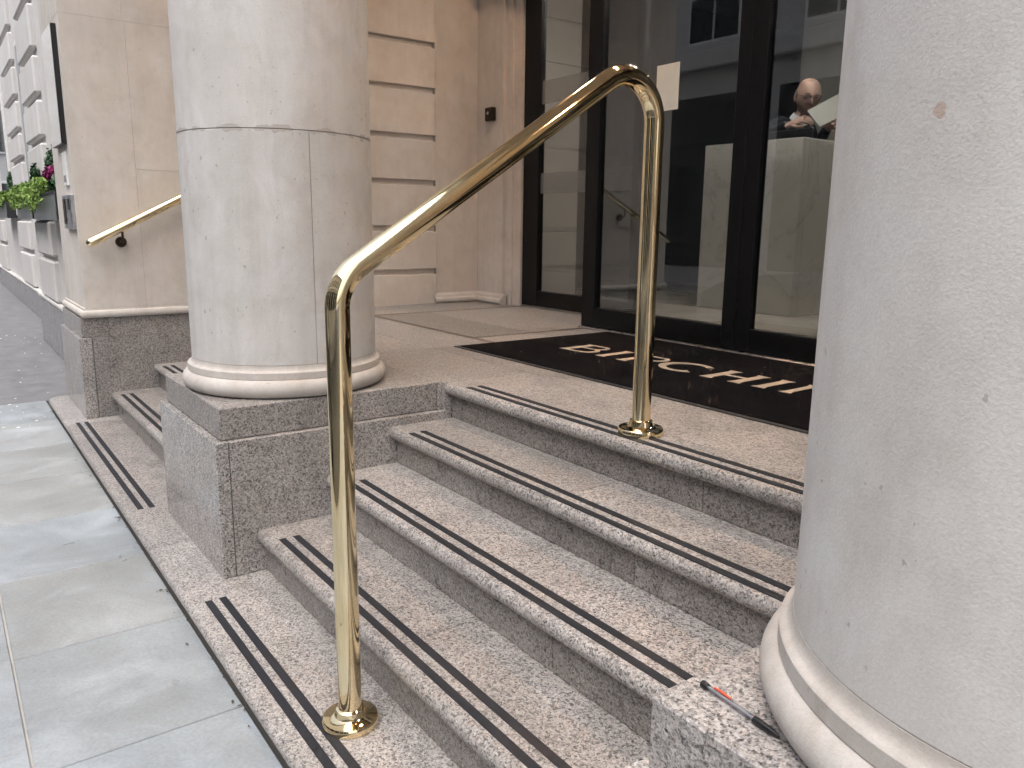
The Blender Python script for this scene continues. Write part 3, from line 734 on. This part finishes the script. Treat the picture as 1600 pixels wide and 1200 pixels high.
plant('small_shrub', 'dark green upright shrub behind the second planter', 'shrub', 'green', (-6.25, .15, 1.76), (.12, .05, .13), 260, .026, 0, 7)
plant('small_shrub', 'dark green conical shrub in the farthest planter', 'shrub', 'green', (-12.0, .38, 1.85), (.26, .06, .24), 420, .035, 0, 8)
plant('flower_cluster', 'magenta flowers in the planter nearest the pier', 'flowers', 'magenta', (-4.68, .12, 1.715), (.20, .07, .065), 320, .03, 0, 9)

# ------------------------------------------------------------------ across the lane (seen mirrored in glass and brass)
def opposite(x0, x1, yf, h, label, wallmat, shop):
    o = thing('opposite_building', label, 'building', ((x0 + x1) / 2, yf, 0), 'buildings across the lane')
    MB().box(x0, x1, yf - 3, yf, 0, h).build('wall', wallmat, o)
    MB().cbox(x0, x1, yf + .001, yf + .25, 4.75, 5.15, .03).build('string_course', 'facade', o)
    MB().cbox(x0, x1, yf + .001, yf + .35, h - .5, h - .1, .05).build('cornice', 'facade', o)
    n = int((x1 - x0) / 2.9); w = (x1 - x0) / n
    for k in range(n):
        a = x0 + w * k
        sw_ = MB().cbox(a + .3, a + w - .3, yf + .001, yf + .06, .45, 4.2, .02).build('shop_window', shop, o)
        MB().box(a + .42, a + w - .42, yf + .061, yf + .066, .75, 3.2).build('shop_pane', 'glass_dark', sw_)
        z = 5.3
        while z + 2.2 < h - .6:
            wd_ = MB().cbox(a + .75, a + w - .75, yf + .001, yf + .05, z, z + 2.0, .015).build('window', 'white_paint', o)
            for q in range(2):
                for u in range(2):
                    ww = (w - 1.7) / 2
                    MB().box(a + .82 + q * (ww + .04), a + .80 + ww + q * (ww + .04), yf + .051, yf + .056, z + .07 + u * .95, z + .96 + u * .95).build('window_pane', 'glass_dark', wd_)
            MB().cbox(a + .6, a + w - .6, yf + .001, yf + .16, z - .14, z - .002, .02).build('window_sill', 'facade', wd_); z += 3.0
    return o
opposite(-20, -2.0, -8.2, 9.5, 'pale stone building across the lane, mirrored in the left door leaf', 'facade', 'shopfront')
opposite(-1.98, 14, -8.2, 9.0, 'stone building across the lane behind the viewer', 'stone', 'shopfront')
eb = thing('lane_end_building', 'pale building closing the far end of the lane', 'building', (-44, -4, 0))
MB().box(-46, -44, -12, 8, 0, 11).build('wall', 'facade', eb)
for yy in (-9.5, -7, -4.5, -2):
    for zz in (1, 4.4, 7.6):
        wd_ = MB().cbox(-43.999, -43.9, yy, yy + 1.4, zz, zz + 2.1, .02).build('window', 'white_paint', eb); MB().box(-43.899, -43.89, yy + .1, yy + 1.3, zz + .1, zz + 2.0).build('window_pane', 'glass_dark', wd_)
opposite(-38, -20.02, -8.0, 11.0, 'tall stone building far down the other side of the lane', 'stone', 'shopfront')
car = thing('parked_car', 'dark grey car parked in the lane, mirrored low in the door glass', 'car', (-2.2, -2.85, -.1))
sec = [(-4.35, .55, .30, .50, .56, .50), (-4.25, .74, .18, .62, .68, .62), (-3.9, .83, .14, .74, .80, .70), (-3.3, .87, .12, .82, .88, .72), (-2.85, .88, .12, .84, .92, .70), (-2.25, .88, .12, .85, 1.30, .60),
       (-1.6, .88, .12, .86, 1.36, .60), (-.9, .88, .12, .87, 1.30, .59), (-.35, .86, .12, .86, .98, .62), (-.05, .80, .18, .82, .88, .64), (.02, .60, .34, .68, .72, .52)]
rings = []
for x, hw, zb, zs, zt, tw in sec:
    r_ = [(-hw * .9, zb), (-hw, zb + .12), (-hw, (zb + zs) / 2 + .05), (-hw * .97, zs), (-tw, zt - .05), (-tw * .8, zt), (tw * .8, zt), (tw, zt - .05), (hw * .97, zs), (hw, (zb + zs) / 2 + .05), (hw, zb + .12), (hw * .9, zb)]
    rings.append([(x, -2.85 + a, b - .1) for a, b in r_])
MB().loft(rings).build('body', 'car_paint', car, True)
for s_ in (-1, 1):
    MB().add([(-2.68, -2.85 + s_ * .80, .86), (-2.2, -2.85 + s_ * .66, 1.14), (-1.0, -2.85 + s_ * .66, 1.14), (-.62, -2.85 + s_ * .80, .86)], [(0, 1, 2, 3)]).build('side_window', 'glass_dark', car)
    for x in (-3.55, -.85):
        w_ = MB(); w_.tube([(x, -2.85 + s_ * .70, .22), (x, -2.85 + s_ * .89, .22)], .32, 32); wo = w_.build('wheel', 'tyre', car, True)
        rim = MB(); rim.tube([(x, -2.85 + s_ * .891, .22), (x, -2.85 + s_ * .90, .22)], .20, 24).build('rim', 'steel', wo, True)
    MB().ellipsoid((-4.20, -2.85 + s_ * .60, .52), .08, .13, .06).build('headlight', 'steel', car, True)
MB().add([(-2.82, -3.42, .86), (-2.82, -2.28, .86), (-2.28, -2.34, 1.19), (-2.28, -3.36, 1.19)], [(0, 1, 2, 3)]).build('windscreen', 'glass_dark', car)

# ------------------------------------------------------------------ lobby
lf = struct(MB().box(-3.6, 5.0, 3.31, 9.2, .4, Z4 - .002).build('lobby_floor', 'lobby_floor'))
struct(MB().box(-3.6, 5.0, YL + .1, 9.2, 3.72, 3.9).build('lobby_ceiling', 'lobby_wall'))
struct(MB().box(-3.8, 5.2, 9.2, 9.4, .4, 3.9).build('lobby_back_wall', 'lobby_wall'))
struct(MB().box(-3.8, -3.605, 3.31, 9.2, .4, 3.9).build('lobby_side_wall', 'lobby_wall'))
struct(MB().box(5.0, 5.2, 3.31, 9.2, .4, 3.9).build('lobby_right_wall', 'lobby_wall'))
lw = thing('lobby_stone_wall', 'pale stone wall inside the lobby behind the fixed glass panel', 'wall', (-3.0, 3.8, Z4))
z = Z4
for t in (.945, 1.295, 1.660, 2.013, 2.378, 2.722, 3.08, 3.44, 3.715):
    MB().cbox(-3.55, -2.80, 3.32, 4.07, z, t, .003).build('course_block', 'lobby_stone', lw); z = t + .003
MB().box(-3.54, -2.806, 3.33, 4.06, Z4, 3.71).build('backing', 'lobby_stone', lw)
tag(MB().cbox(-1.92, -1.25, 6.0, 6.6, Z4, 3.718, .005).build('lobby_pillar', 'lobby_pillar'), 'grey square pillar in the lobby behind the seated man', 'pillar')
bpy.data.objects['lobby_pillar']['label'] = 'grey square pillar in the lobby behind the man at the desk'
dk = thing('reception_desk', 'tall pale marble reception desk seen through the door glass', 'desk', (-1.2, 4.8, Z4))
MB().cbox(-1.665, -.755, 4.45, 4.53, Z4, 2.005, .003).build('front_panel', 'marble', dk)
MB().cbox(-.840, -.755, 4.5315, 5.70, Z4, 2.003, .003).build('side_panel', 'marble', dk)
MB().cbox(-1.665, -.841, 4.5315, 4.80, 1.70, 1.74, .003).build('worktop', 'marble', dk)
mn = thing('computer_monitor', 'dark monitor back on the reception desk beside the man', 'monitor', (-.95, 4.66, 1.74))
MB().cbox(-1.38, -.86, 4.70, 4.73, 1.82, 2.10, .006).build('screen_case', 'black_plastic', mn)
MB().box(-1.16, -1.08, 4.66, 4.76, 1.741, 1.83).build('stand', 'black_plastic', mn)

def lamp(name, label, x, y, z, r, mat, group):
    l = thing(name, label, 'lamp', (x, y, z), group)
    MB().lathe([(r + .018, z - .001), (r + .018, z - .008), (r, z - .010), (r, z - .001)], x, y, 32).build('trim_ring', 'lamp_white', l, True)
    MB().lathe([(0.001, z - .006), (r - .001, z - .006)], x, y, 24).build('lamp_disc', mat, l)
for x, w_ in ((-1.35, 'left bay'), (.35, 'middle bay, doors side left'), (1.75, 'middle bay, doors side right'), (4.0, 'right bay')):
    lamp('soffit_downlight', 'warm round downlight in the portico soffit over the ' + w_, x, 1.95, 4.45, .075, 'warm_lamp', 'portico downlights')
for x, y, w_ in ((-.75, 3.75, 'the right end of the desk front'), (-1.3, 3.85, 'the front of the desk'), (-.3, 4.6, 'the side of the desk'), (1.5, 4.5, 'the right of the lobby'), (-.6, 6.5, 'the rear of the lobby')):
    lamp('lobby_downlight', 'round downlight in the lobby ceiling over ' + w_, x, y, 3.72, .07, 'lobby_lamp', 'lobby downlights')

# ------------------------------------------------------------------ man behind the desk
def skin_mesh(verts, edges, radii, root, sub=2):
    me = bpy.data.meshes.new('tmp'); me.from_pydata(verts, edges, []); o = bpy.data.objects.new('tmp', me); C.objects.link(o)
    sk = o.modifiers.new('s', 'SKIN'); ss = o.modifiers.new('d', 'SUBSURF'); ss.levels = sub; ss.render_levels = sub
    for i, r_ in enumerate(radii):
        d_ = me.skin_vertices[0].data[i]; d_.radius = r_ if isinstance(r_, tuple) else (r_, r_); d_.use_root = (i == root)
    dg = bpy.context.evaluated_depsgraph_get(); out = bpy.data.meshes.new_from_object(o.evaluated_get(dg)); bpy.data.objects.remove(o); return out
def chainset(chains):
    vs = []; es = []; rs = []; idx = {}
    for ch in chains:
        prev = None
        for key, p, r_ in ch:
            if key in idx: i = idx[key]
            else: i = len(vs); vs.append(p); rs.append(r_); idx[key] = i
            if prev is not None and prev != i: es.append((prev, i))
            prev = i
    return vs, es, rs
person = thing('person', 'balding man in dark suit and glasses reading a paper behind the marble desk', 'person', (-1.25, 5.0, Z4))
B = Vector((-1.20, 4.99, 0))
def P(x, y, z): return (B.x + x, B.y + y, z)
shR, elR, wrR = P(-.04, -.17, 2.19), P(-.13, -.22, 2.09), P(.115, -.245, 2.145)
shL, elL, wrL = P(-.04, .19, 2.20), P(.02, .24, 1.98), P(.24, .06, 2.14)
torso = [('pel', P(-.02, 0, 1.58), (.15, .11)), ('waist', P(-.02, 0, 1.78), (.155, .115)), ('chest', P(-.02, 0, 2.02), (.17, .125)), ('nb', P(0, 0, 2.19), .075)]
armR = [('chest', 0, 0), ('shR', shR, .072), ('elR', elR, .054), ('wrR', wrR, .037)]
armL = [('chest', 0, 0), ('shL', shL, .072), ('elL', elL, .054), ('wrL', wrL, .037)]
legR = [('pel', 0, 0), ('hR', P(-.02, -.10, 1.50), .095), ('kR', P(0, -.10, 1.15), .065), ('aR', P(-.02, -.10, .78), .048), ('tR', P(.16, -.11, .735), .036)]
legL = [('pel', 0, 0), ('hL', P(-.02, .10, 1.50), .095), ('kL', P(0, .10, 1.15), .065), ('aL', P(-.02, .10, .78), .048), ('tL', P(.16, .11, .735), .036)]
v_, e_, r__ = chainset([torso, armR, armL, legR, legL])
me = skin_mesh(v_, e_, r__, 0); me.materials.append(M['suit']); me.polygons.foreach_set('use_smooth', [True] * len(me.polygons))
suit = bpy.data.objects.new('suit', me); C.objects.link(suit); attach(suit, person)
# body: head, neck and hands as one mesh
HS = 1.17
def head_mesh(mb, c, fdir, pitch):
    fdir = Vector(fdir).normalized(); side_ = Vector((0, 0, 1)).cross(fdir).normalized()
    Rm = Matrix((fdir, side_, Vector((0, 0, 1)))).transposed() @ Matrix.Rotation(pitch, 3, 'Y')
    rings = []; n, m = 40, 30
    for i in range(m + 1):
        ph = -1.5 + 3.0 * i / m; ring = []
        for j in range(n):
            a = 2 * math.pi * j / n; cr = math.cos(ph) ** (.78 if ph > 0 else .9); x = cr * math.cos(a); y = cr * math.sin(a); z = math.sin(ph)
            px, py, pz = .099 * x, .080 * y, .113 * z
            if z < 0: py *= 1 - .32 * (-z) ** 1.5; px *= 1 - (.10 if x > 0 else .30) * (-z)
            if x > .3:
                px += .022 * math.exp(-((y / .16) ** 2) - (((z + .12) / .17) ** 2))       # nose
                px += .006 * math.exp(-((y / .5) ** 2) - (((z - .22) / .10) ** 2))          # brow
                px -= .008 * math.exp(-(((abs(y) - .38) / .16) ** 2) - (((z - .06) / .12) ** 2))  # eye sockets
                px += .006 * math.exp(-((y / .26) ** 2) - (((z + .46) / .06) ** 2)) - .004 * math.exp(-((y / .3) ** 2) - (((z + .53) / .03) ** 2)) + .006 * math.exp(-((y / .26) ** 2) - (((z + .60) / .06) ** 2))
                px += .010 * math.exp(-((y / .3) ** 2) - (((z + .9) / .16) ** 2))           # chin
            ring.append(tuple(Vector(c) + Rm @ (HS * Vector((px, py, pz)))))
        rings.append(ring)
    mb.loft(rings); 
    for s_ in (-1, 1): mb.ellipsoid(tuple(Vector(c) + Rm @ (HS * Vector((-.012, s_ * .079, -.008)))), .022, .011, .036, 12, 8, Rm)
    return Rm
body = MB(); HC = Vector((-1.085, 4.94, 2.368))
Rm = head_mesh(body, HC, (.74, -.62, 0), R(18))
body.tube([P(.0, 0, 2.17), P(.05, -.005, 2.24), tuple(HC + Rm @ Vector((-.03, 0, -.06)))], [.062, .055, .056], 20)
def hand(mb, wrist, fwd, palm_n, L_=.185):
    f = Vector(fwd).normalized(); n = Vector(palm_n); n = (n - f * n.dot(f)).normalized(); s_ = f.cross(n); w = Vector(wrist)
    K = L_ / .185
    rings = []
    for t, hw, hh in ((-.03, .027, .020), (0, .029, .018), (.03, .038, .016), (.065, .042, .014), (.09, .040, .011), (.098, .034, .006)):
        rings.append([tuple(w + f * t * K + s_ * hw * math.cos(a) * K + n * hh * math.sin(a) * K) for a in [2 * math.pi * q / 16 for q in range(16)]])
    mb.loft(rings)
    for k, (off, ln) in enumerate(((-.030, .068), (-.010, .078), (.010, .074), (.029, .058))):
        p = w + (f * .088 + s_ * off) * K; pts = [p - f * .02]; dirn = f.copy()
        for q, fr_ in enumerate((.45, .32, .23)):
            dirn = (dirn * math.cos(R(38)) + n * math.sin(R(38))).normalized(); pts.append(pts[-1] + dirn * ln * fr_ * K + (f * .02 if q == 0 else Vector()))
        mb.tube([tuple(a) for a in pts], [.0095, .009, .008, .006], 10)
    p = w + (f * .02 - s_ * .030) * K
    mb.tube([tuple(p), tuple(p + (f * .03 - s_ * .022 + n * .012) * K), tuple(p + (f * .060 - s_ * .022 + n * .026) * K), tuple(p + (f * .080 - s_ * .012 + n * .030) * K)], [.013, .012, .010, .007], 10)
hand(body, wrR, (.92, .12, .30), (.25, .55, -.6), .215); hand(body, wrL, (.8, -.45, .2), (-.2, -.9, -.3), .215)
bo = body.build('body', 'skin', person, True)
def hp(x, y, z): return tuple(HC + Rm @ (HS * Vector((x, y, z))))
hm = MB()      # fringe of hair round the back and sides of a bald crown
hr_ = []
for q in range(19):
    a = R(78 + 204 * q / 18); t = abs(q - 9) / 9
    e_ = 1 - .9 * t ** 6; hr_.append([hp(.101 * math.cos(a) * f_, .083 * math.sin(a) * f_, z_) for f_, z_ in ((.90, -.06 + .05 * t), (.99 + .02 * e_, -.05 + .05 * t), (1.0 + .02 * e_, .0 + .012 * t), (.985 + .02 * e_, .045 - .018 * t), (.90, .055 - .018 * t))])
hm.loft(hr_); hm.build('hair', 'hair', person, True)
gm = MB()
for s_ in (-1, 1):
    cx_ = .106; gm.tube([hp(cx_ - .004 * abs(math.cos(a)), s_ * .031 + .021 * math.cos(a), .012 + .016 * math.sin(a)) for a in [2 * math.pi * q / 20 for q in range(21)]], .0032, 6)
    gm.tube([hp(.096, s_ * .052, .016), hp(.03, s_ * .078, .018), hp(-.015, s_ * .08, .010)], .002, 6)
gm.tube([hp(.100, -.010, .014), hp(.106, 0, .016), hp(.100, .010, .014)], .002, 6); gm.build('glasses', 'dark_eye', person)
em = MB()
for s_ in (-1, 1):
    em.ellipsoid(hp(.087, s_ * .031, .010), .007, .013, .005, 10, 6, Rm); em.ellipsoid(hp(.095, s_ * .031, .034), .006, .021, .005, 10, 6, Rm)
em.build('brow_and_eye', 'dark_eye', person, True)
cm = MB(); cm.tube([P(.012, 0, 2.195), P(.035, 0, 2.238)], [.078, .066], 24, False); cm.build('shirt_collar', 'shirt', person, True)
mc = MB(); mc.ellipsoid(hp(.083, 0, -.062), .006, .020, .004, 10, 6, Rm); mc.build('mouth', plain('lip', (.32, .13, .10), .5), person, True)
pp = thing('held_paper', 'sheets of white paper held up in front of the man at the desk', 'paper', (-.98, 4.75, 2.25))
c0 = Vector((-.935, 4.725, 2.229)); ux = Vector((.306, .03, .127)); uy = Vector((.098, .03, -.122)); nn = ux.cross(uy).normalized()
for k in range(3):
    o_ = c0 + nn * .003 * k + ux * .012 * k; vs = []
    for q in range(7):
        t = q / 6; cv = nn * .010 * math.sin(t * 3.1)
        vs += [o_ + ux * t + cv, o_ + ux * t + uy + cv]
    vs2 = [v + nn * .0008 for v in vs]
    sh = MB(); sh.loft([[vs[2 * q], vs[2 * q + 1], vs2[2 * q + 1], vs2[2 * q]] for q in range(7)]); sh.build('sheet', 'paper', pp)

# ------------------------------------------------------------------ dry debris caught under the lowest nosing
rnd = random.Random(5); mb = MB()
for _ in range(70):
    x = rnd.uniform(-2.6, 1.5); y = -.162 - abs(rnd.gauss(0, .018)); a = rnd.uniform(0, 6.28); s_ = rnd.uniform(.003, .010)
    u = Vector((math.cos(a), math.sin(a), rnd.uniform(-.2, .3))) * s_; w = Vector((-math.sin(a), math.cos(a), rnd.uniform(0, .4))) * s_ * rnd.uniform(.2, .6); c_ = Vector((x, y, .006))
    mb.add([c_ - u, c_ + w, c_ + u, c_ - w], [(0, 1, 2, 3)])
db = mb.build('dry_debris', plain('dry_leaf', (.07, .045, .025), .9, 0, .5, 60)); db['kind'] = 'stuff'; db['label'] = 'dry leaf bits along the foot of the lowest step'; db['category'] = 'debris'

# ------------------------------------------------------------------ fallen petals on the dark footway
rnd = random.Random(8); mb = MB()
for _ in range(90):
    x = rnd.uniform(-8.5, -2.9); y = rnd.uniform(-.6, .15 if x < -4.1 else -.2); a = rnd.uniform(0, 6.28); s_ = rnd.uniform(.006, .017)
    u = Vector((math.cos(a), math.sin(a), .1)) * s_; w = Vector((-math.sin(a), math.cos(a), .2)) * s_ * .6; c_ = Vector((x, y, .003))
    mb.add([c_ - u, c_ + w, c_ + u, c_ - w], [(0, 1, 2, 3)])
pt_ = mb.build('fallen_petals', 'paper'); pt_['kind'] = 'stuff'; pt_['label'] = 'pale petals scattered on the footway'; pt_['category'] = 'petals'
